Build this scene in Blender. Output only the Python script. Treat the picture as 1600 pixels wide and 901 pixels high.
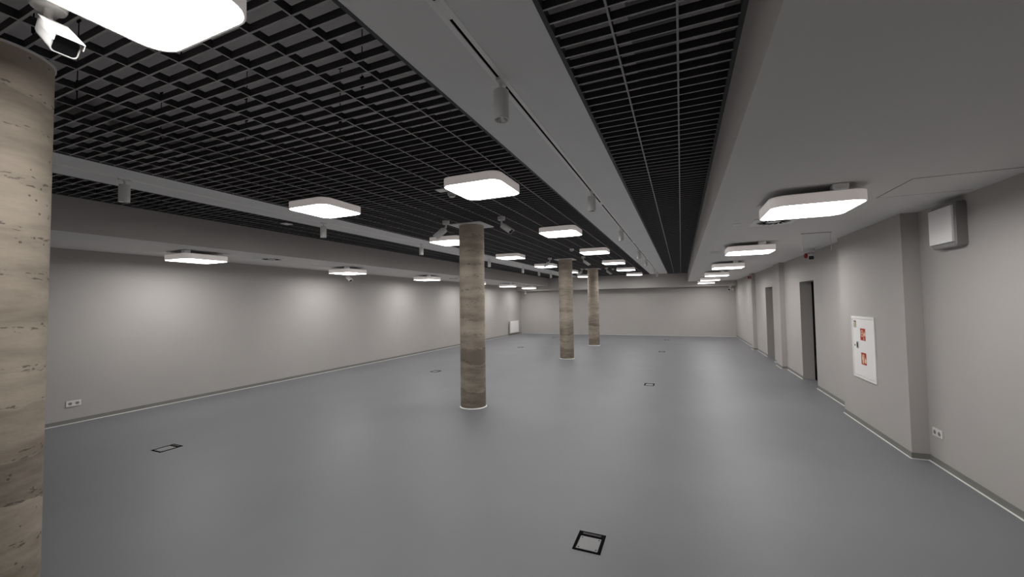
import bpy, bmesh, math, random
from mathutils import Vector, Matrix
random.seed(4)
for o in list(bpy.data.objects): bpy.data.objects.remove(o)
S = bpy.context.scene
COL = S.collection
PI = math.pi

# ------------------------------------------------------------------ camera
F_PX, YAW, PITCH, ROLL, EYE = 622.22, 0.40088, 0.03738, -0.01428, 1.62
cd = bpy.data.cameras.new('camera'); cam = bpy.data.objects.new('camera', cd); COL.objects.link(cam)
fw = Vector((-math.sin(YAW)*math.cos(PITCH), math.cos(YAW)*math.cos(PITCH), math.sin(PITCH)))
rt = Vector((math.cos(YAW), math.sin(YAW), 0)); up = rt.cross(fw)
r2 = math.cos(ROLL)*rt + math.sin(ROLL)*up; u2 = -math.sin(ROLL)*rt + math.cos(ROLL)*up
M = Matrix((r2, u2, -fw)).transposed().to_4x4(); M.translation = Vector((0, 0, EYE))
cam.matrix_world = M
cd.sensor_width = 36; cd.lens = F_PX/1600*36; cd.clip_start = 0.02; cd.clip_end = 100
S.camera = cam
# ------------------------------------------------------------------ light and exposure
W = bpy.data.worlds.new('world'); S.world = W; W.use_nodes = True
W.node_tree.nodes['Background'].inputs[0].default_value = (0.02, 0.02, 0.02, 1)
W.node_tree.nodes['Background'].inputs[1].default_value = 0.2
LAMP = 9.0
S.view_settings.view_transform = 'Standard'; S.view_settings.look = 'None'
S.view_settings.gamma = 1.0; S.view_settings.use_curve_mapping = False
S.view_settings.exposure = 1.12

# ------------------------------------------------------------------ materials
def mat(name, col, rough=0.6, spec=0.5, metal=0.0, emit=None, bump=0.0, bscale=300, vary=0.0, vscale=1.5, trans=0.0, ior=1.45):
    m = bpy.data.materials.new(name); m.use_nodes = True
    nt = m.node_tree; b = nt.nodes['Principled BSDF']
    b.inputs['Base Color'].default_value = (*col, 1)
    b.inputs['Roughness'].default_value = rough
    b.inputs['Metallic'].default_value = metal
    b.inputs['Specular IOR Level'].default_value = spec
    b.inputs['Transmission Weight'].default_value = trans
    b.inputs['IOR'].default_value = ior
    if emit is not None:
        b.inputs['Emission Color'].default_value = (*emit[0], 1); b.inputs['Emission Strength'].default_value = emit[1]
    tc = nt.nodes.new('ShaderNodeTexCoord')
    if vary:
        n = nt.nodes.new('ShaderNodeTexNoise'); n.inputs['Scale'].default_value = vscale; n.inputs['Detail'].default_value = 5
        nt.links.new(tc.outputs['Object'], n.inputs['Vector'])
        r = nt.nodes.new('ShaderNodeValToRGB')
        r.color_ramp.elements[0].position = 0.3; r.color_ramp.elements[1].position = 0.7
        r.color_ramp.elements[0].color = (*[c*(1-vary) for c in col], 1)
        r.color_ramp.elements[1].color = (*[min(1, c*(1+vary)) for c in col], 1)
        nt.links.new(n.outputs['Fac'], r.inputs['Fac']); nt.links.new(r.outputs['Color'], b.inputs['Base Color'])
    if bump:
        n = nt.nodes.new('ShaderNodeTexNoise'); n.inputs['Scale'].default_value = bscale; n.inputs['Detail'].default_value = 3
        nt.links.new(tc.outputs['Object'], n.inputs['Vector'])
        bp = nt.nodes.new('ShaderNodeBump'); bp.inputs['Strength'].default_value = bump; bp.inputs['Distance'].default_value = 0.002
        nt.links.new(n.outputs['Fac'], bp.inputs['Height']); nt.links.new(bp.outputs['Normal'], b.inputs['Normal'])
    return m

M_WALL = mat('wall_paint', (0.47, 0.448, 0.432), 0.75, 0.25, bump=0.25, bscale=220, vary=0.03, vscale=0.8)
M_CEIL = mat('ceiling_paint', (0.79, 0.775, 0.76), 0.8, 0.2, bump=0.15, bscale=200, vary=0.02)
M_BEAM = mat('beam_paint', (0.86, 0.86, 0.855), 0.8, 0.2, bump=0.15, bscale=200, vary=0.02)
M_SLAB = mat('slab_concrete', (0.86, 0.82, 0.82), 0.9, 0.2, vary=0.06, vscale=2)
M_FLOOR = mat('floor_vinyl', (0.19, 0.193, 0.205), 0.5, 0.75, bump=0.04, bscale=60, vary=0.04, vscale=1.2)
M_BASE = mat('skirting_vinyl', (0.21, 0.21, 0.195), 0.55, 0.4, vary=0.05)
M_CAULK = mat('white_sealant', (0.88, 0.88, 0.86), 0.5, 0.4)
M_GRID = mat('black_lacquered_metal', (0.05, 0.048, 0.05), 0.6, 0.4)
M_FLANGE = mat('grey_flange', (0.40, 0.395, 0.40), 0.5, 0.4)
M_GRIDTRIM = mat('dark_edge_profile', (0.06, 0.062, 0.066), 0.5, 0.4)
M_WHITE = mat('white_lacquer', (0.9, 0.89, 0.88), 0.4, 0.4)
M_PLASTIC = mat('white_plastic', (0.76, 0.75, 0.73), 0.35, 0.5)
M_DIFF = mat('light_diffuser', (0.9, 0.9, 0.9), 0.5, 0.3, emit=((1.0, 0.982, 0.96), LAMP))
M_RAIL = mat('white_rail', (0.96, 0.96, 0.95), 0.35, 0.6)
M_OPAL = mat('opal_light_housing', (0.85, 0.82, 0.80), 0.45, 0.4, emit=((1.0, 0.90, 0.86), 0.09))
M_BLACK = mat('black_glass', (0.006, 0.006, 0.007), 0.12, 0.6)
M_DARK = mat('dark_plastic', (0.01, 0.01, 0.01), 0.9, 0.0)
M_CHROME = mat('polished_reflector', (0.8, 0.8, 0.8), 0.18, 0.5, metal=1.0)
M_STEEL = mat('brushed_steel', (0.45, 0.45, 0.45), 0.4, 0.5, metal=0.8)
M_ZINC = mat('zinc_channel', (0.30, 0.29, 0.29), 0.6, 0.4, metal=0.3)
M_RED = mat('red_plastic', (0.35, 0.02, 0.015), 0.4, 0.5)
M_SIGN = mat('red_sign_film', (0.42, 0.03, 0.01), 0.5, 0.4)
M_SIGNW = mat('sign_cream', (0.85, 0.62, 0.42), 0.5, 0.4)
M_LID = mat('lid_vinyl', (0.235, 0.235, 0.24), 0.4, 0.5)
M_CORR = mat('dark_corridor', (0.05, 0.047, 0.045), 0.8, 0.2)
M_CLEAR = mat('clear_acrylic', (0.95, 0.96, 0.96), 0.03, 0.5, trans=1.0, ior=1.2)
M_BLUE = mat('bluish_plastic', (0.62, 0.63, 0.72), 0.4, 0.4)
M_STICK = mat('cream_sticker', (0.55, 0.48, 0.36), 0.6, 0.3)

def concrete():
    m = bpy.data.materials.new('board_cast_concrete'); m.use_nodes = True
    nt = m.node_tree; N = nt.nodes; L = nt.links; b = N['Principled BSDF']
    b.inputs['Roughness'].default_value = 0.85; b.inputs['Specular IOR Level'].default_value = 0.25
    tc = N.new('ShaderNodeTexCoord'); oi = N.new('ShaderNodeObjectInfo')
    add = N.new('ShaderNodeVectorMath'); add.operation = 'ADD'
    L.new(tc.outputs['Object'], add.inputs[0])
    cmb = N.new('ShaderNodeVectorMath'); cmb.operation = 'SCALE'; cmb.inputs['Scale'].default_value = 3.7
    L.new(oi.outputs['Location'], cmb.inputs[0]); L.new(cmb.outputs[0], add.inputs[1])
    P = add.outputs[0]
    def noise(scale, detail=4, src=None, rough=0.55):
        n = N.new('ShaderNodeTexNoise'); n.inputs['Scale'].default_value = scale; n.inputs['Detail'].default_value = detail
        n.inputs['Roughness'].default_value = rough; L.new(src or P, n.inputs['Vector']); return n.outputs['Fac']
    def math_(op, a, b_=None, c=None):
        n = N.new('ShaderNodeMath'); n.operation = op
        for i, v in enumerate((a, b_, c)):
            if v is None: continue
            if isinstance(v, (int, float)): n.inputs[i].default_value = v
            else: L.new(v, n.inputs[i])
        return n.outputs[0]
    def N_z():
        q = N.new('ShaderNodeSeparateXYZ'); L.new(tc.outputs['Object'], q.inputs[0]); return q.outputs['Z']
    # stretched coordinates: wavy horizontal pour layers
    mp = N.new('ShaderNodeMapping'); mp.inputs['Scale'].default_value = (1.1, 1.1, 4.5); L.new(P, mp.inputs['Vector'])
    lay = noise(1.6, 6, mp.outputs[0], 0.62)
    sep = N.new('ShaderNodeSeparateXYZ'); L.new(P, sep.inputs[0])
    wob = noise(2.2, 3)
    t = math_('ADD', math_('MULTIPLY', sep.outputs['Z'], 4.6), math_('MULTIPLY', wob, 1.5))
    fl = math_('FLOOR', t); fr = math_('FRACT', t)
    wn = N.new('ShaderNodeTexWhiteNoise'); wn.noise_dimensions = '1D'; L.new(fl, wn.inputs['W'])
    tone = math_('ADD', math_('MULTIPLY', lay, 0.75), math_('MULTIPLY', wn.outputs['Value'], 0.20))
    tone = math_('ADD', tone, math_('MULTIPLY', math_('SUBTRACT', N_z(), 1.35), 0.12))      # tone darkens towards the foot
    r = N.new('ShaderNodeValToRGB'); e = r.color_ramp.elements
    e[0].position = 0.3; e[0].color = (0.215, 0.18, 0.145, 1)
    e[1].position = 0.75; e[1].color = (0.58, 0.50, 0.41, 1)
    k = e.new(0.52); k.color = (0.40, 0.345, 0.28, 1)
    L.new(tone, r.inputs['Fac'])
    # pitted line at the joint of two pours
    band = math_('LESS_THAN', fr, 0.17)
    mp2 = N.new('ShaderNodeMapping'); mp2.inputs['Scale'].default_value = (9, 9, 34); L.new(P, mp2.inputs['Vector'])
    spk = math_('GREATER_THAN', noise(1.9, 4, mp2.outputs[0]), 0.59)
    pit1 = math_('MULTIPLY', band, spk)
    vor = N.new('ShaderNodeTexVoronoi'); vor.inputs['Scale'].default_value = 21; L.new(P, vor.inputs['Vector'])
    pit2 = math_('MULTIPLY', math_('LESS_THAN', vor.outputs['Distance'], 0.13), math_('GREATER_THAN', noise(3.0, 2), 0.50))
    pit = math_('MAXIMUM', pit1, pit2)
    fine = noise(60, 4)
    mx = N.new('ShaderNodeMix'); mx.data_type = 'RGBA'; mx.blend_type = 'MIX'
    L.new(math_('MULTIPLY', pit, 0.65), mx.inputs['Factor']); L.new(r.outputs['Color'], mx.inputs['A']); mx.inputs['B'].default_value = (0.07, 0.06, 0.05, 1)
    L.new(mx.outputs['Result'], b.inputs['Base Color'])
    bp = N.new('ShaderNodeBump'); bp.inputs['Strength'].default_value = 0.5; bp.inputs['Distance'].default_value = 0.006
    L.new(math_('SUBTRACT', math_('ADD', math_('MULTIPLY', fine, 0.3), lay), pit), bp.inputs['Height']); L.new(bp.outputs['Normal'], b.inputs['Normal'])
    return m
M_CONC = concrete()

# ------------------------------------------------------------------ helpers
def NB(): return bmesh.new()
def bx(bm, x0, x1, y0, y1, z0, z1):
    v = [bm.verts.new(p) for p in ((x0,y0,z0),(x1,y0,z0),(x1,y1,z0),(x0,y1,z0),(x0,y0,z1),(x1,y0,z1),(x1,y1,z1),(x0,y1,z1))]
    for f in ((3,2,1,0),(4,5,6,7),(0,1,5,4),(1,2,6,5),(2,3,7,6),(3,0,4,7)): bm.faces.new([v[i] for i in f])
    return bm
def prism(bm, pts, z0, z1, cap0=True, cap1=True):
    a = [bm.verts.new((x, y, z0)) for x, y in pts]; b = [bm.verts.new((x, y, z1)) for x, y in pts]; n = len(pts)
    for i in range(n): bm.faces.new((a[i], a[(i+1) % n], b[(i+1) % n], b[i]))
    if cap0: bm.faces.new(a[::-1])
    if cap1: bm.faces.new(b)
    return bm
def rrect(w, d, r, n=6, cx=0, cy=0):
    out = []
    for (sx, sy, a0) in ((1,1,0),(-1,1,PI/2),(-1,-1,PI),(1,-1,1.5*PI)):
        for k in range(n+1):
            a = a0 + PI/2*k/n
            out.append((cx+sx*(w/2-r)+r*math.cos(a), cy+sy*(d/2-r)+r*math.sin(a)))
    return out
def ring(bm, outer, inner, z0, z1):
    n = len(outer); V = bm.verts.new
    ob = [V((x,y,z0)) for x,y in outer]; ot = [V((x,y,z1)) for x,y in outer]
    ib = [V((x,y,z0)) for x,y in inner]; it = [V((x,y,z1)) for x,y in inner]
    for i in range(n):
        j = (i+1) % n
        bm.faces.new((ob[i],ob[j],ot[j],ot[i])); bm.faces.new((ib[j],ib[i],it[i],it[j]))
        bm.faces.new((ob[j],ob[i],ib[i],ib[j])); bm.faces.new((ot[i],ot[j],it[j],it[i]))
    return bm
def lathe(bm, prof, n=28, c=(0,0,0)):
    rings = []
    for r, z in prof:
        if r < 1e-6: rings.append([bm.verts.new((c[0], c[1], c[2]+z))])
        else: rings.append([bm.verts.new((c[0]+r*math.cos(2*PI*k/n), c[1]+r*math.sin(2*PI*k/n), c[2]+z)) for k in range(n)])
    for A, B in zip(rings, rings[1:]):
        for k in range(n):
            j = (k+1) % n
            if len(A) == 1: bm.faces.new((A[0], B[j], B[k]))
            elif len(B) == 1: bm.faces.new((A[k], A[j], B[0]))
            else: bm.faces.new((A[k], A[j], B[j], B[k]))
    return bm
def tube(bm, p, q, r, n=10):
    p, q = Vector(p), Vector(q); d = (q-p).normalized()
    a = d.orthogonal().normalized(); b = d.cross(a)
    A = [bm.verts.new(p+r*(math.cos(2*PI*k/n)*a+math.sin(2*PI*k/n)*b)) for k in range(n)]
    B = [bm.verts.new(q+r*(math.cos(2*PI*k/n)*a+math.sin(2*PI*k/n)*b)) for k in range(n)]
    for k in range(n): bm.faces.new((A[k], A[(k+1) % n], B[(k+1) % n], B[k]))
    bm.faces.new(A[::-1]); bm.faces.new(B); return bm
def obj(name, bm, m, parent=None, loc=None, smooth=False, bevel=0, label=None):
    bmesh.ops.recalc_face_normals(bm, faces=bm.faces[:])
    me = bpy.data.meshes.new(name); bm.to_mesh(me); bm.free()
    o = bpy.data.objects.new(name, me); COL.objects.link(o)
    for mm in (m if isinstance(m, (list, tuple)) else [m]): me.materials.append(mm)
    if smooth:
        for p in me.polygons: p.use_smooth = True
        me.set_sharp_from_angle(angle=math.radians(35))
    if bevel:
        b = o.modifiers.new('bevel', 'BEVEL'); b.width = bevel; b.segments = 2; b.limit_method = 'ANGLE'
    if parent: o.parent = parent
    if loc: o.location = loc
    if label: o['label'] = label
    return o
def thing(name, label, cat, loc=(0,0,0), rot=(0,0,0), group=None):
    o = bpy.data.objects.new(name, None); COL.objects.link(o); o.empty_display_size = 0.05
    o.location = loc; o.rotation_euler = rot; o['label'] = label; o['category'] = cat
    if group: o['group'] = group
    return o
def struct(name, bm, m, **k):
    o = obj(name, bm, m, **k); o['kind'] = 'structure'; return o
def tag(o, label, cat, group=None):
    o['label'] = label; o['category'] = cat
    if group: o['group'] = group
    return o
def dup(root, loc, rot=None, label=None):
    r = root.copy(); COL.objects.link(r); r.location = loc
    if rot is not None: r.rotation_euler = rot
    if label: r['label'] = label
    for ch in root.children:
        c = ch.copy(); COL.objects.link(c); c.parent = r
        for g in ch.children:
            d = g.copy(); COL.objects.link(d); d.parent = c
    return r

# ------------------------------------------------------------------ room shell
XL, XR, YB, YF = -8.05, 2.24, 20.2, -1.3
ZS, ZC, ZT = 2.49, 2.89, 3.45          # soffits, beams and grids, concrete slab
FLX, B1, B0, L1, L0, SX = 0.30, -0.54, -1.28, -4.62, -5.32, -6.28
struct('floor', bx(NB(), XL-.2, XR+2.2, YF-.2, YB+.2, -0.2, 0), M_FLOOR)
struct('ceiling', bx(NB(), XL-.2, XR+.2, YF-.2, YB+.2, ZT, ZT+.2), M_SLAB)
struct('wall_left', bx(NB(), XL-.2, XL, YF-.2, YB+.2, 0, ZT), M_WALL)
struct('wall_back', bx(NB(), XL, XR+.2, YB, YB+.2, 0, ZT), M_WALL)
struct('wall_front', bx(NB(), XL, XR+.2, YF-.2, YF, 0, ZT), M_WALL)
# right wall in plan: (y0, y1, x of the face, opening height or 0)
RW = [(YF, 5.33, 2.245, 0), (5.33, 7.12, 2.105, 0), (7.12, 8.86, 2.24, 0), (8.86, 9.80, 2.24, 1.97), (9.80, 11.1, 2.24, 0),
      (11.1, 11.7, 2.14, 0), (11.7, 12.38, 2.23, 0), (12.38, 13.33, 2.23, 1.97), (13.33, 15.0, 2.23, 0), (15.0, 15.4, 2.13, 0), (15.4, YB, 2.23, 0)]
b = NB()
for y0, y1, x, h in RW: bx(b, x, XR+.2, y0, y1, h, ZT)
struct('wall_right', b, M_WALL)
# unlit corridor behind the two openings, its darkness put into the wall colour
b = NB(); bx(b, XR+.2, XR+2.0, 8.2, 8.3, 0, 2.4); bx(b, XR+.2, XR+2.0, 14, 14.1, 0, 2.4); bx(b, XR+1.9, XR+2.0, 8.3, 14, 0, 2.4)
bx(b, XR+.2, XR+1.9, 8.3, 14, 2.3, 2.4); bx(b, XR+.2, XR+1.9, 8.3, 14, 0.0, 0.01)
struct('wall_corridor', b, M_CORR)
def side_shade(o):                    # shade of the upright faces painted in with the darker wall colour
    for p in o.data.polygons:
        if abs(p.normal.z) < .5: p.material_index = 1
# lowered soffits along both side walls, downstand at the back, beams
side_shade(struct('ceiling_soffit', bx(NB(), FLX, XR+.01, YF, YB, ZS, ZT-.001), [M_CEIL, M_WALL]))
side_shade(struct('ceiling_soffit', bx(NB(), XL, SX, YF, YB, ZS, ZT-.001), [M_CEIL, M_WALL]))
struct('ceiling_beam', bx(NB(), B0, B1, YF, 19.6, ZC, ZC+.3), M_BEAM)
struct('ceiling_beam', bx(NB(), L0, L1, YF, 19.6, ZC, ZC+.3), M_BEAM)
struct('ceiling_bulkhead', bx(NB(), XL, XR-.01, 19.6, YB, 2.26, ZT-.002), M_WALL)
# skirting with a white sealant line
HB = 0.06
b = NB(); c = NB(); n = 0
for y0, y1, x, h in RW:
    if h: continue
    bx(b, x-.006, x+.001, y0+.001, y1-.001, 0, HB)
    bx(c, x-.020, x-.006, y0-.006, y1-.001, 0, 0.005)
for i in range(1, len(RW)):                       # returns where the wall steps
    (a0, a1, xa, ha), (b0, b1, xb, hb) = RW[i-1], RW[i]
    if not ha and not hb and xb < xa:
        bx(b, xb-.006, xa, b0-.006, b0, 0, HB); bx(c, xb-.016, xa-.006, b0-.016, b0-.006, 0, 0.004)
struct('baseboard_right', b, M_BASE); struct('trim_1', c, M_CAULK)
struct('baseboard_left', bx(NB(), XL-.001, XL+.006, YF, YB, 0, HB), M_BASE)
struct('trim_2', bx(NB(), XL+.006, XL+.024, YF, YB, 0, 0.007), M_CAULK)
struct('baseboard_back', bx(NB(), XL+.006, 2.22, YB-.006, YB+.001, 0, 0.035), M_BASE)
struct('trim_3', bx(NB(), XL+.016, 2.21, YB-.03, YB-.006, 0, 0.02), M_CAULK)

# ------------------------------------------------------------------ open-cell ceiling grids
def lattice(x0, x1, xs, yph, pitch, label):
    t = thing('ceiling_grid', label, 'ceiling grid', ((x0+x1)/2, 9.15, ZC))
    ox, oy = t.location.x, t.location.y
    b = NB(); y = yph
    while y < 19.57:
        if y > YF+.03: bx(b, x0+.02-ox, x1-.02-ox, y-.005-oy, y+.005-oy, 0.0, 0.040)
        y += pitch
    for x in xs: bx(b, x-.005-ox, x+.005-ox, YF+.02-oy, 19.58-oy, -0.0006, 0.0405)
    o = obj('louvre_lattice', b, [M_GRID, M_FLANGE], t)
    for p in o.data.polygons:                      # downward faces are grey, the rest of the lattice black
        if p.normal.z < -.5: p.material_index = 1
    b = NB()
    for xa, xb in ((x0, x0+.022), (x1-.022, x1)): bx(b, xa-ox, xb-ox, YF-oy, 19.6-oy, -0.002, 0.045)
    bx(b, x0+.022-ox, x1-.022-ox, 19.578-oy, 19.6-oy, -0.002, 0.045)
    bx(b, x0+.022-ox, x1-.022-ox, YF-oy, YF+.022-oy, -0.002, 0.045)
    obj('edge_profile', b, M_GRIDTRIM, t)
    return t
P0 = 0.0925
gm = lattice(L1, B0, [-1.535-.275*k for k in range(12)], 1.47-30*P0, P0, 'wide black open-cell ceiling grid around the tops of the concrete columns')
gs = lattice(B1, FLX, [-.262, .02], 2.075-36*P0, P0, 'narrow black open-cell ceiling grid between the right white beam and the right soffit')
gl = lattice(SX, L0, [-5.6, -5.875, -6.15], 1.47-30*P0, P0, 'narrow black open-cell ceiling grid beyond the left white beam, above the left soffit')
# hanger wires of the main grid
h0 = None
k = 0
for x in (-1.81, -2.36, -2.91, -3.46, -4.01):
    for i in range(9):
        y = -0.2 + 1.05*i + (0.35 if k % 2 else 0)
        if h0 is None:
            b = NB(); tube(b, (0, 0, 0.02), (0, 0, ZT-ZC-.002), .003, 6); bx(b, -.012, .012, -.004, .004, .10, .17); bx(b, -.02, .02, -.004, .004, ZT-ZC-.012, ZT-ZC)
            h0 = obj('hanger_wire', b, M_DARK, gm); o = h0
        else:
            o = h0.copy(); COL.objects.link(o)
        o.location = (x-gm.location.x, y-gm.location.y, 0)
    k += 1
# perforated cable tray above the narrow grid
b = NB()
bx(b, -.23, -.222, YF, 19.5, 0, .05); bx(b, .03, .038, YF, 19.5, 0, .05)
y = YF+.02
while y < 19.4:
    bx(b, -.222, -.15, y, y+.045, 0, .003); bx(b, -.11, .03, y, y+.075, 0, .003)
    bx(b, -.15, -.11, y, y+.02, 0, .003); y += 0.11
tag(obj('cable_tray', b, M_ZINC, loc=(0, 0, 3.19)), 'perforated metal cable tray above the narrow right ceiling grid', 'cable tray')
h1 = None
for yy in range(0, 19, 2):
    if h1 is None:
        b = NB(); bx(b, -.25, .06, 0, .03, 0, .02); tube(b, (-.24, .015, .018), (-.24, .015, .27), .004, 6); tube(b, (.05, .015, .018), (.05, .015, .27), .004, 6)
        h1 = o = obj('tray_hanger', b, M_ZINC, bpy.data.objects['cable_tray'])
    else: o = h1.copy(); COL.objects.link(o)
    o.location = (0, yy, -.02)
b = NB(); tube(b, (-4.5, 2.3, 3.3), (-1.35, 2.3, 3.3), .012); bx(b, -4.5, -1.35, 3.4, 3.43, 3.36, 3.40)
tag(obj('conduit', b, M_ZINC), 'thin metal conduit above the wide black ceiling grid', 'conduit')

# ------------------------------------------------------------------ concrete columns
def column(name, x, y, label):
    t = thing('concrete_column', label, 'column', (x, y, 0))
    b = NB(); prof = [(0.0, 0), (.2, 0)] + [(.2, ZC*i/12) for i in range(1, 13)] + [(0.0, ZC)]
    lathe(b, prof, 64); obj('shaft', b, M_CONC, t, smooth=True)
    b = NB(); ring(b, [(.206*math.cos(a0), .206*math.sin(a0)) for a0 in [2*PI*(i+.5)/48 for i in range(48)]] if y < 2 else rrect(.56, .50, .004, 11),
                   [(.2005*math.cos(a0), .2005*math.sin(a0)) for a0 in [2*PI*(i+.5)/48 for i in range(48)]], ZC-.014, ZC-.002)
    obj('ceiling_plate', b, M_WHITE, t)
    b = NB(); lathe(b, [(.2, 0), (.216, 0), (.210, .005), (.2, .012), (.2, 0)], 48)
    obj('base_sealant', b, M_CAULK, t, smooth=True)
    return t
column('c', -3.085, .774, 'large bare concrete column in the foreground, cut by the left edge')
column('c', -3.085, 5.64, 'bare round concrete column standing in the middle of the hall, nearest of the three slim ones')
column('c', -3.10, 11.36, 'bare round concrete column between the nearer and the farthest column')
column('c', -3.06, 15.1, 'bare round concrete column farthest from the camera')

# ------------------------------------------------------------------ square ceiling lights
def light(soffit, loc, label, grp):
    t = thing('ceiling_light', label, 'ceiling light', loc, group=grp)
    w = .635; hb = .085
    b = NB(); O = rrect(w, w, .11, 8); I = rrect(w-.016, w-.016, .102, 8)
    ring(b, O, I, 0, hb-.004)
    obj('frame', b, M_OPAL, t, smooth=True)
    b = NB(); prism(b, rrect(w, w, .11, 8), hb-.004, hb); obj('back_plate', b, M_WHITE, t)
    b = NB(); prism(b, rrect(w-.017, w-.017, .1015, 8), .003, .008)
    obj('diffuser', b, M_DIFF, t)
    if soffit:
        b = NB(); bx(b, -.05, .05, -.04, .04, hb, hb+.05)
        o = obj('canopy', b, M_WHITE, t, bevel=.01)
        o.location = (.13, -.29, 0) if soffit == 2 else (.26, -.29, 0)
    else:
        b = NB(); bx(b, -.03, .03, -.15, .15, hb, hb+.012); obj('bracket', b, M_GRID, t)
    return t
def hung(z): return z
GZ = ZC-.012-.085-.002
ords = ['nearest', 'second', 'third', 'fourth', 'fifth', 'sixth and farthest']
g = 'square lights under the wide black grid'
big = light(0, (-1.86, .735, GZ), 'large glaring square light at the top left corner, beside the near column', g)
for i in range(6):
    dup(big, (-1.86, 3.65+2.915*i, GZ), label='square white light under the black grid, %s in the right beam row' % ords[i])
for i in range(6):
    dup(big, (-4.03, 3.62+2.915*i, GZ), label='square white light under the black grid, %s in the left beam row' % ords[i])
SZ = ZS-.135
g = 'square lights below the right soffit'
rl = light(2, (1.0, 4.02, SZ), 'square white light below the right soffit, %s in its row' % ords[0], g)
for i in range(1, 6):
    dup(rl, (1.0, (4.02, 7.17, 10.3, 13.35, 16.3, 18.75)[i], SZ), label='square white light below the right soffit, %s in its row' % ords[i])
g = 'square lights below the left soffit'
ll = light(1, (-7.02, 3.83, SZ), 'square white light below the left soffit, %s in its row' % ords[0], g)
for i in range(1, 6):
    dup(ll, (-7.02, (3.83, 6.93, 10.03, 13.1, 16.1, 18.75)[i], SZ), label='square white light below the left soffit, %s in its row' % ords[i])

# ------------------------------------------------------------------ tracks and track spotlights
t = thing('lighting_track', 'white recessed track with black slots along the right beam', 'lighting track', (-.91, 9, ZC))
b = NB(); bx(b, -.034, -.008, -10, 10.5, -.006, .0); bx(b, .008, .034, -10, 10.5, -.004, .0)
joints = [1.43, 5.13, 8.83, 12.5, 16.2]
for j in joints: bx(b, -.009, .009, j-9-.06, j-9+.06, -.004, 0)
obj('rail', b, M_RAIL, t)
b = NB(); bx(b, -.008, .008, -10, 10.5, -.0015, 0); obj('slot', b, M_DARK, t, label='black slot')
t = thing('lighting_track', 'white recessed track along the left beam', 'lighting track', (-4.97, 9, ZC))
b = NB(); bx(b, -.026, -.004, -10, 10.5, -.004, .0); bx(b, .004, .026, -10, 10.5, -.004, .0); obj('rail', b, M_RAIL, t)
b = NB(); bx(b, -.004, .004, -10, 10.5, -.002, 0); obj('slot', b, M_ZINC, t, label='grey slot')
def spot(loc, label):
    t = thing('track_spotlight', label, 'spotlight', loc, group='white cylinder spotlights on the tracks')
    b = NB(); lathe(b, [(.036, .006), (.036, 0), (.0435, 0), (.0435, .165), (.040, .17), (0, .17)], 32)
    obj('body', b, M_PLASTIC, t, smooth=True)
    b = NB(); lathe(b, [(.0358, .004), (.030, .02), (.018, .045), (.010, .055), (0, .056)], 32); obj('reflector', b, M_CHROME, t, smooth=True)
    b = NB(); lathe(b, [(0, .03), (.006, .032), (.008, .045), (.008, .055)], 16); obj('lens', b, M_BLACK, t, smooth=True)
    b = NB(); lathe(b, [(.009, .168), (.009, .20), (.013, .202), (.013, .212)], 16); bx(b, -.012, .012, -.045, .045, .211, .2265)
    obj('track_adapter', b, M_PLASTIC, t)
    return t
ZSP = ZC-.004-.2265
s0 = None
o7 = ['nearest', 'second', 'third', 'fourth', 'fifth', 'sixth', 'farthest']
for i, y in enumerate((2.03, 4.52, 6.95, 10.0, 12.2, 15.7, 17.9)):
    l = 'unlit white cylinder spotlight hanging from the right beam track, %s of seven' % o7[i]
    if s0 is None: s0 = spot((-.91, y, ZSP), l)
    else: dup(s0, (-.91, y, ZSP), label=l)
for i, y in enumerate((2.07, 4.42, 6.9, 10.1, 12.7, 14.4, 15.9)):
    dup(s0, (-4.97, y, ZSP), label='unlit white cylinder spotlight hanging from the left beam track, %s of seven' % o7[i])

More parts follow.
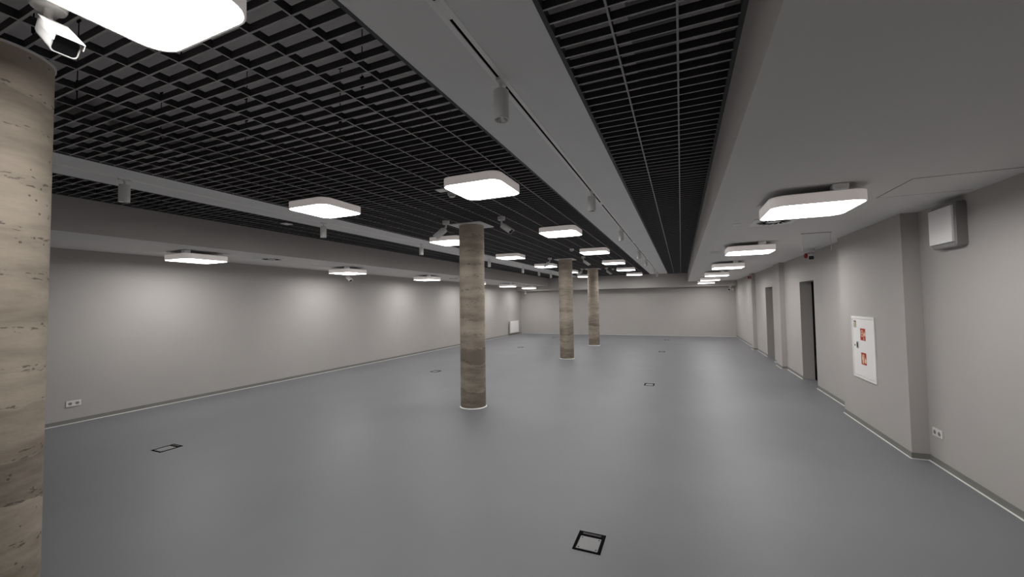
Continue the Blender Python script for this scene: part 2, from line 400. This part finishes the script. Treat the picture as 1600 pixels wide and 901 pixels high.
# ------------------------------------------------------------------ bullet cameras
def bullet(loc, head, label, zdrop=.05):
    t = thing('security_camera', label, 'security camera', loc, group='white bullet cameras')
    b = NB(); lathe(b, [(0, 0), (.05, 0), (.055, .012), (.055, .05), (.0, .05)], 28); obj('mounting_box', b, M_PLASTIC, t, smooth=True)
    d = Vector(head).normalized()
    b = NB(); tube(b, (0, 0, .002), (0, 0, -.05), .014, 14); tube(b, (0, 0, -.045), Vector((0, 0, -.045))+d*.05, .016, 14)
    obj('arm', b, M_PLASTIC, t, smooth=True)
    # housing along +Y locally, rotated to look along d
    side = d.cross(Vector((0, 0, 1))).normalized(); upv = side.cross(d)
    R = Matrix((side, d, upv)).transposed().to_4x4(); R.translation = Vector((0, 0, -.055))+upv*(-.012)+d*.02
    def put(o): o.matrix_local = R; return o
    pts = rrect(.078, .070, .014, 5)
    b = NB(); n = len(pts); prev = None
    for yy, s in ((0, .80), (.01, .92), (.04, 1), (.195, 1)):
        cur = [b.verts.new((x*s, yy, z*s)) for x, z in pts]
        if prev:
            for i in range(n): b.faces.new((prev[i], prev[(i+1) % n], cur[(i+1) % n], cur[i]))
        else: b.faces.new(cur)
        prev = cur
    inner = [b.verts.new((x*.9, .195, z*.9)) for x, z in pts]; deep = [b.verts.new((x*.9, .188, z*.9)) for x, z in pts]
    for i in range(n):
        b.faces.new((prev[i], prev[(i+1) % n], inner[(i+1) % n], inner[i])); b.faces.new((inner[i], inner[(i+1) % n], deep[(i+1) % n], deep[i]))
    b.faces.new(deep)
    put(obj('housing', b, M_PLASTIC, t, smooth=True))
    b = NB(); pr = [(x*.89, z*.89) for x, z in pts]
    a1 = [b.verts.new((x, .189, z)) for x, z in pr]; a2 = [b.verts.new((x, .193, z)) for x, z in pr]
    for i in range(n): b.faces.new((a1[i], a1[(i+1) % n], a2[(i+1) % n], a2[i]))
    b.faces.new(a1); b.faces.new(a2)
    put(obj('front_glass', b, M_BLACK, t, label='black front glass'))
    b = NB(); bx(b, -.042, .042, .02, .215, .0352, .0385); bx(b, -.042, -.0392, .05, .215, .012, .036); bx(b, .0392, .042, .05, .215, .012, .036)
    put(obj('sun_shield', b, M_PLASTIC, t, bevel=.001))
    return t
HR = (.78, 0, -.62); HL = (-.84, 0, -.54)
CZ = ZC-.051
bullet((-2.335, .72, CZ), HR, 'white bullet camera with black glass beside the foreground column')
bullet((-2.39, 5.28, CZ), (.80, -.20, -.56), 'white bullet camera right of the nearest slim column, under the grid')
bullet((-3.27, 5.17, CZ), HL, 'white bullet camera left of the nearest slim column, pointing down left')
bullet((-2.45, 10.85, CZ), HR, 'white bullet camera right of the middle column, under a square light')
bullet((-3.38, 10.75, CZ), HL, 'white bullet camera left of the middle column, in front of a lit panel')
bullet((-2.50, 14.85, CZ), HR, 'small white bullet camera right of the farthest column')
bullet((-3.39, 14.75, CZ), HL, 'small white bullet camera left of the farthest column')
bullet((2.08, 8.3, ZS-.051), (-.2, -.85, -.25), 'camera with black face under the right soffit, in front of the red sounder')
bullet((2.0, 19.8, 2.26-.051), (-.3, -.9, -.25), 'far small camera with black face in the back right corner')
bullet((-7.75, 7.6, ZS-.051), (.75, -.1, -.55), 'white bullet camera below the left soffit, behind a square light')
bullet((-7.62, 19.8, 2.26-.051), (.35, -.8, -.3), 'far small camera in the back left corner under the last light')

# ------------------------------------------------------------------ detectors, plates, diffusers
def smoke(loc, label):
    t = thing('smoke_detector', label, 'smoke detector', loc, group='white smoke detectors under the grid')
    b = NB(); lathe(b, [(0, 0), (.022, 0), (.034, .006), (.036, .014)], 28); obj('cap', b, M_PLASTIC, t, smooth=True)
    b = NB(); lathe(b, [(.024, .013), (.030, .014), (.030, .024), (.024, .024)], 28); obj('vent_gap', b, M_DARK, t, label='dark vent gap')
    b = NB(); lathe(b, [(.0, .022), (.044, .022), (.052, .040), (.052, .055), (0, .055)], 28); obj('base', b, M_PLASTIC, t, smooth=True)
    return t
sm = smoke((-2.365, 3.87, ZC-.057), 'white smoke detector just left below the nearest square light beside the right beam')
dup(sm, (-2.35, 9.2, ZC-.057), label='white smoke detector above the middle column, left of a square light')
dup(sm, (-2.36, 15.5, ZC-.057), label='white smoke detector right of the camera by the farthest column')
b = NB(); bx(b, -.055, .055, -.055, .055, 0, .008)
tag(obj('blank_plate', b, M_WHITE, loc=(-2.41, 3.73, ZC-.012), bevel=.002), 'small white square plate beside the nearest smoke detector', 'plate')
b = NB(); bx(b, -.06, .06, -.06, .06, 0, .008)
tag(obj('blank_plate', b, M_WHITE, loc=(-5.52, 4.23, ZC-.012), bevel=.002), 'small white square plate in the narrow left grid, left of the spotlight', 'plate')
b = NB(); bx(b, -.04, .04, -.06, .06, 0, .006)
tag(obj('blank_plate', b, M_WHITE, loc=(.61, 5.2, ZS-.0065), bevel=.002), 'small white plate on the right soffit, left of the swirl diffuser', 'plate')
def swirl(loc, label):
    t = thing('air_diffuser', label, 'air diffuser', loc, group='swirl air diffusers in the soffits')
    b = NB(); prism(b, rrect(.42, .42, .004, 2), .0, .006); obj('face_plate', b, M_WHITE, t)
    b = NB()
    for k in range(16):
        a = 2*PI*k/16; c, s = math.cos(a), math.sin(a); c2, s2 = math.cos(a+.9), math.sin(a+.9)
        p = (c*.075, s*.075); q = (p[0]+c2*.10, p[1]+s2*.10); nx, ny = -s2*.011, c2*.011
        v = [b.verts.new((p[0]+nx, p[1]+ny, -.0012)), b.verts.new((q[0]+nx*1.3, q[1]+ny*1.3, -.0012)), b.verts.new((q[0]-nx*1.3, q[1]-ny*1.3, -.0012)), b.verts.new((p[0]-nx, p[1]-ny, -.0012))]
        w = [b.verts.new((u.co.x, u.co.y, -.0002)) for u in v]
        b.faces.new(v); b.faces.new(w[::-1])
        for i in range(4): b.faces.new((v[i], v[(i+1) % 4], w[(i+1) % 4], w[i]))
    obj('swirl_slots', b, M_DARK, t, label='black curved slots')
    return t
sw = swirl((.97, 5.2, ZS-.007), 'white square air diffuser with black curved slots behind the nearest right soffit light')
dup(sw, (-6.85, 4.95, ZS-.007), label='air diffuser with black curved slots on the left soffit between the first two lights')
dup(sw, (-7.0, 11.5, ZS-.007), label='air diffuser with black slots on the left soffit just left of the nearest slim column')
dup(sw, (-6.95, 17.6, ZS-.007), label='air diffuser on the left soffit between the two farthest lights')
t = thing('ceiling_speaker', 'round pale bluish disc on the right soffit, left of the second light', 'speaker', (.60, 7.98, ZS-.013))
b = NB(); lathe(b, [(.098, 0), (.112, 0), (.112, .012), (.098, .012), (.098, 0)], 36); obj('rim', b, M_PLASTIC, t, smooth=True)
b = NB(); lathe(b, [(0, .002), (.0975, .003), (.0975, .012)], 36); obj('grille', b, M_BLUE, t, smooth=True)
b = NB()
for (x0, x1, y0, y1) in ((1.585, 2.20, 3.80, 3.803), (1.585, 1.588, 3.80, 4.40), (1.585, 2.20, 4.397, 4.40)): bx(b, x0-1.9, x1-1.9, y0-4.1, y1-4.1, -.0012, 0)
t = thing('ceiling_hatch', 'flush ceiling hatch outlined by a thin dark joint right of the nearest soffit light', 'hatch', (1.9, 4.1, ZS-.0005))
obj('joint', b, M_DARK, t)
b = NB(); bx(b, -.31, .30, -.296, .296, -.001, 0); obj('hatch_panel', b, M_CEIL, t)

# ------------------------------------------------------------------ hanging exit pane, sounders
t = thing('exit_sign_pane', 'clear acrylic pane hanging from a slot in the right soffit', 'exit sign', (1.66, 6.37, ZS))
b = NB(); bx(b, -.155, .155, -.004, .004, -.232, -.001); obj('pane', b, M_CLEAR, t)
b = NB(); bx(b, -.158, -.1555, -.004, .004, -.232, -.17); obj('edge_glint', b, M_WHITE, t, label='painted white glint on the left edge')  # glint of the acrylic edge put in as a white strip
b = NB(); bx(b, -.158, .158, -.004, .004, -.2345, -.2325); bx(b, .1555, .158, -.004, .004, -.232, -.17); obj('edge_strip', b, M_STEEL, t)
b = NB(); bx(b, -.165, .165, -.012, -.005, -.002, 0); bx(b, -.165, .165, .005, .012, -.002, 0); obj('slot_frame', b, M_DARK, t)
def sounder(loc, label):
    t = thing('alarm_sounder', label, 'alarm sounder', loc, group='red alarm sounders on the right wall')
    def horiz(b, prof):
        lathe(b, prof, 28); bmesh.ops.rotate(b, verts=b.verts[:], cent=(0,0,0), matrix=Matrix.Rotation(-PI/2, 3, 'Y')); return b
    obj('base', horiz(NB(), [(0, 0), (.05, 0), (.05, .03), (.044, .03), (.044, .038)]), M_RED, t, smooth=True)
    obj('ring', horiz(NB(), [(.040, .034), (.045, .036), (.045, .046), (.040, .048)]), M_PLASTIC, t, smooth=True)
    obj('horn', horiz(NB(), [(.044, .046), (.047, .05), (.047, .078), (.036, .085), (.03, .07), (0, .07)]), M_RED, t, smooth=True)
    return t
sounder((2.13, 15.08, 2.36), 'red alarm sounder high on the farthest pilaster of the right wall')
sounder((2.24, 9.0, 2.43), 'red alarm sounder high on the right wall behind the clear pane')
b = NB(); prism(b, rrect(.06, .1, .01, 4), 0, .04)
bmesh.ops.rotate(b, verts=b.verts[:], cent=(0,0,0), matrix=Matrix.Rotation(PI/2, 3, 'X'))
tag(obj('motion_detector', b, M_PLASTIC, loc=(2.13, YB, 2.1)), 'small white motion detector in the back right corner', 'motion detector')
b = NB(); prism(b, rrect(.05, .1, .01, 4), 0, .04)
bmesh.ops.rotate(b, verts=b.verts[:], cent=(0,0,0), matrix=Matrix.Rotation(PI/2, 3, 'X'))
tag(obj('motion_detector', b, M_PLASTIC, loc=(-7.75, YB, 2.08)), 'small white motion detector in the back left corner', 'motion detector')

# ------------------------------------------------------------------ wall unit in the near right recess
t = thing('ventilation_unit', 'white boxy wall unit high on the right wall by the near pilaster', 'wall unit', (2.245, 4.76, 2.065))
b = NB(); pts = rrect(.36, .39, .03, 5)
P2 = [(y, z+.185) for y, z in pts]
a1 = [b.verts.new((0, y*1.0, z)) for y, z in P2]; a2 = [b.verts.new((-.07, y, z)) for y, z in P2]; n = len(P2)
a0 = [b.verts.new((-.08, y*.95, (z-.185)*.95+.185)) for y, z in P2]
for i in range(n):
    b.faces.new((a1[i], a1[(i+1) % n], a2[(i+1) % n], a2[i])); b.faces.new((a2[i], a2[(i+1) % n], a0[(i+1) % n], a0[i]))
b.faces.new(a1); b.faces.new(a0); obj('housing', b, M_ZINC, t, smooth=True, label='grey housing')
b = NB(); bx(b, -.10, -.0795, -.172, .165, .03, .345); obj('front_panel', b, M_WHITE, t, bevel=.004, label='pale front panel')

# ------------------------------------------------------------------ hydrant cabinet on the near pilaster
t = thing('fire_cabinet', 'white flush fire hose cabinet with two red signs on the near pilaster', 'fire cabinet', (2.105, 6.365, .60))
y0, y1, z1 = -.335, .335, .79
b = NB(); bx(b, -.012, 0, y0, y0+.022, 0, z1); bx(b, -.012, 0, y1-.022, y1, 0, z1); bx(b, -.012, 0, y0+.022, y1-.022, 0, .03); bx(b, -.012, 0, y0+.022, y1-.022, z1-.03, z1)
obj('frame', b, M_WHITE, t)
b = NB(); bx(b, -.009, 0, y0+.026, y1-.026, .034, z1-.034); d = obj('door', b, M_WHITE, t)
def sgn(yc, zc, kind):
    b = NB(); bx(b, -.0098, -.0092, yc-.075, yc+.075, zc-.075, zc+.075); s = obj('sign', b, M_SIGN, d, label='red fire sign')
    b = NB(); X = lambda ya, yb, za, zb: bx(b, -.0106, -.0099, yc-yb, yc-ya, zc+za, zc+zb)   # ya grows to the viewer's right (toward -Y)
    def flame(y, z, s_):
        pts = [(0,0),(.018,.006),(.024,.024),(.016,.046),(.012,.034),(.004,.062),(-.008,.040),(-.014,.046),(-.022,.024),(-.018,.006)]
        A = [b.verts.new((-.0106, yc-(y+p*s_), zc+z+q*s_)) for p, q in pts]; B = [b.verts.new((-.0099, v.co.y, v.co.z)) for v in A]
        b.faces.new(A); b.faces.new(B[::-1])
        for i in range(len(A)): b.faces.new((A[i], A[(i+1) % len(A)], B[(i+1) % len(A)], B[i]))
    if kind == 'hose':
        for k in range(20):
            a = 2*PI*k/20; a2_ = 2*PI*(k+1)/20
            q = [(-.02+r*math.cos(an), .012+r*math.sin(an)) for an in (a, a2_) for r in (.030, .043)]
            A = [b.verts.new((-.0106, yc-q[i][0], zc+q[i][1])) for i in (0, 1, 3, 2)]; b.faces.new(A)
        X(-.034, -.006, .002, .022); X(.024, .036, -.055, .012); X(.018, .042, -.066, -.050); flame(.052, -.02, 1.0)
    else:
        X(-.040, .000, -.060, .028); X(-.030, -.010, .028, .042); X(-.030, .020, .042, .052); X(.012, .020, .000, .046); X(-.052, -.044, -.02, .046)
        flame(.045, -.055, 1.3)
    obj('pictogram', b, M_SIGNW, s)
sgn(6.36-6.365, 1.165-.60, 'hose'); sgn(6.36-6.365, .86-.60, 'extinguisher')
b = NB(); bx(b, -.0095, -.009, .19, .27, .64, .74); obj('sticker', b, M_STICK, d, label='cream sticker')
b = NB(); bx(b, -.0102, -.0095, .20, .26, .715, .725); bx(b, -.0102, -.0095, .20, .208, .65, .715); bx(b, -.0102, -.0095, .25, .256, .65, .70); obj('sticker_print', b, M_DARK, d)
b = NB(); prism(b, rrect(.05, .09, .015, 4), 0, .006)
bmesh.ops.rotate(b, verts=b.verts[:], cent=(0,0,0), matrix=Matrix.Rotation(-PI/2, 3, 'Y') @ Matrix.Rotation(0, 3, 'Z'))
bmesh.ops.rotate(b, verts=b.verts[:], cent=(0,0,0), matrix=Matrix.Rotation(PI/2, 3, 'X'))
o = obj('latch', b, M_STEEL, d); o.location = (-.009, .165, .42)
b = NB(); bx(b, -.0165, -.015, -.012, .012, -.03, .03); o2 = obj('latch_button', b, M_DARK, d); o2.location = (0, .165, .42)
b = NB(); tube(b, (-.009, 0, 0), (-.011, 0, 0), .012, 14); o = obj('keyhole', b, M_DARK, d); o.location = (0, .255, .41)

# ------------------------------------------------------------------ sockets
def socket(loc, sx, label):
    t = thing('double_socket', label, 'socket', loc, group=None)
    b = NB(); bx(b, min(0, sx*.011), max(0, sx*.011), -.078, .078, 0, .078); obj('frame', b, M_PLASTIC, t, bevel=.003)
    for s in (-.037, .037):
        b = NB(); lathe(b, [(0, 0), (.021, 0), (.021, .0012), (0, .0012)], 20)
        bmesh.ops.rotate(b, verts=b.verts[:], cent=(0,0,0), matrix=Matrix.Rotation(sx*PI/2, 3, 'Y'))
        o = obj('outlet_well', b, M_STEEL if False else M_ZINC, t, label='dark outlet'); o.location = (sx*.0112, s, .039)
        b = NB(); bx(b, 0, sx*.002, -.011, -.007, -.002, .002) if sx > 0 else bx(b, -.002, 0, -.011, -.007, -.002, .002)
        bx(b, min(0, sx*.002), max(0, sx*.002), .007, .011, -.002, .002)
        p = obj('pin_hole', b, M_DARK, o); p.location = (sx*.0012, 0, 0)
    return t
socket((XL, 2.84, .243), 1, 'white double wall socket low on the left wall beside the foreground column')
socket((2.245, 5.17, .275), -1, 'white double wall socket low on the right wall beside the near pilaster')

# ------------------------------------------------------------------ radiator
t = thing('radiator', 'white panel radiator on the left wall in the far corner', 'radiator', (XL+.004, 19.0, .12))
b = NB(); bx(b, .055, .07, -.55, .55, 0, .58); bx(b, .10, .115, -.55, .55, 0, .58); obj('panel', b, M_WHITE, t, bevel=.004)
b = NB(); bx(b, .05, .12, -.56, .56, .581, .60); obj('top_grille', b, M_WHITE, t)
b = NB()
for k in range(40): bx(b, .0705, .0995, -.54+k*.0275, -.535+k*.0275, .03, .56)
obj('convector_fins', b, M_ZINC, t)
b = NB(); bx(b, 0, .055, -.40, -.37, .1, .5); bx(b, 0, .055, .37, .40, .1, .5); obj('bracket', b, M_DARK, t)
b = NB(); tube(b, (.085, .50, .01), (.085, .50, -.12), .009); obj('pipe', b, M_STEEL, t)

# ------------------------------------------------------------------ floor boxes
def fbox(loc, label):
    t = thing('floor_box', label, 'floor box', loc, group='floor socket boxes')
    b = NB(); w, d = .092, .112
    O = [(-w,-d),(w,-d),(w,d),(-w,d)]; I = [(-w+.017,-d+.014),(w-.017,-d+.014),(w-.017,d-.050),(-w+.017,d-.050)]
    ring(b, O, I, 0.0, .004); obj('frame', b, M_DARK, t)
    b = NB(); bx(b, -w+.0171, w-.0171, -d+.0141, d-.0501, 0.0002, .0012); obj('recess', b, M_BLACK, t, label='black gap')
    b = NB(); bx(b, -w+.024, w-.022, -d+.018, d-.058, .0012, .0034); obj('lid', b, M_LID, t, label='grey lid')
    b = NB()
    for x in (-w+.036, w-.034):
        for y in (-d+.034, d-.076): lathe(b, [(0, .0034), (.005, .0034), (.005, .0042), (0, .0042)], 12, (x, y, 0))
    obj('lid_screws', b, M_DARK, t)
    b = NB(); bx(b, -w+.03, w-.03, d-.035, d-.015, .004, .0052); obj('cable_flap', b, M_GRID, t)
    return t
f0 = fbox((-.615, 2.73, 0), 'black framed floor box with grey lid, nearest in the foreground centre')
LB = [(-.615, 8.25, 'black framed floor box in the right row, second from the camera'), (-.61, 13.7, 'black floor box in the right row, third from the camera'),
      (-.6, 17.9, 'black floor box in the right row, farthest, near the back wall'), (-5.53, 2.74, 'black framed floor box on the left, near the foreground column'),
      (-5.52, 8.22, 'black floor box left of the nearest slim column base'), (-5.48, 13.66, 'black floor box between the nearest and middle columns'),
      (-5.47, 17.9, 'black floor box in the left row, farthest, just left of the middle column')]
for x, y, l in LB: dup(f0, (x, y, 0), label=l)
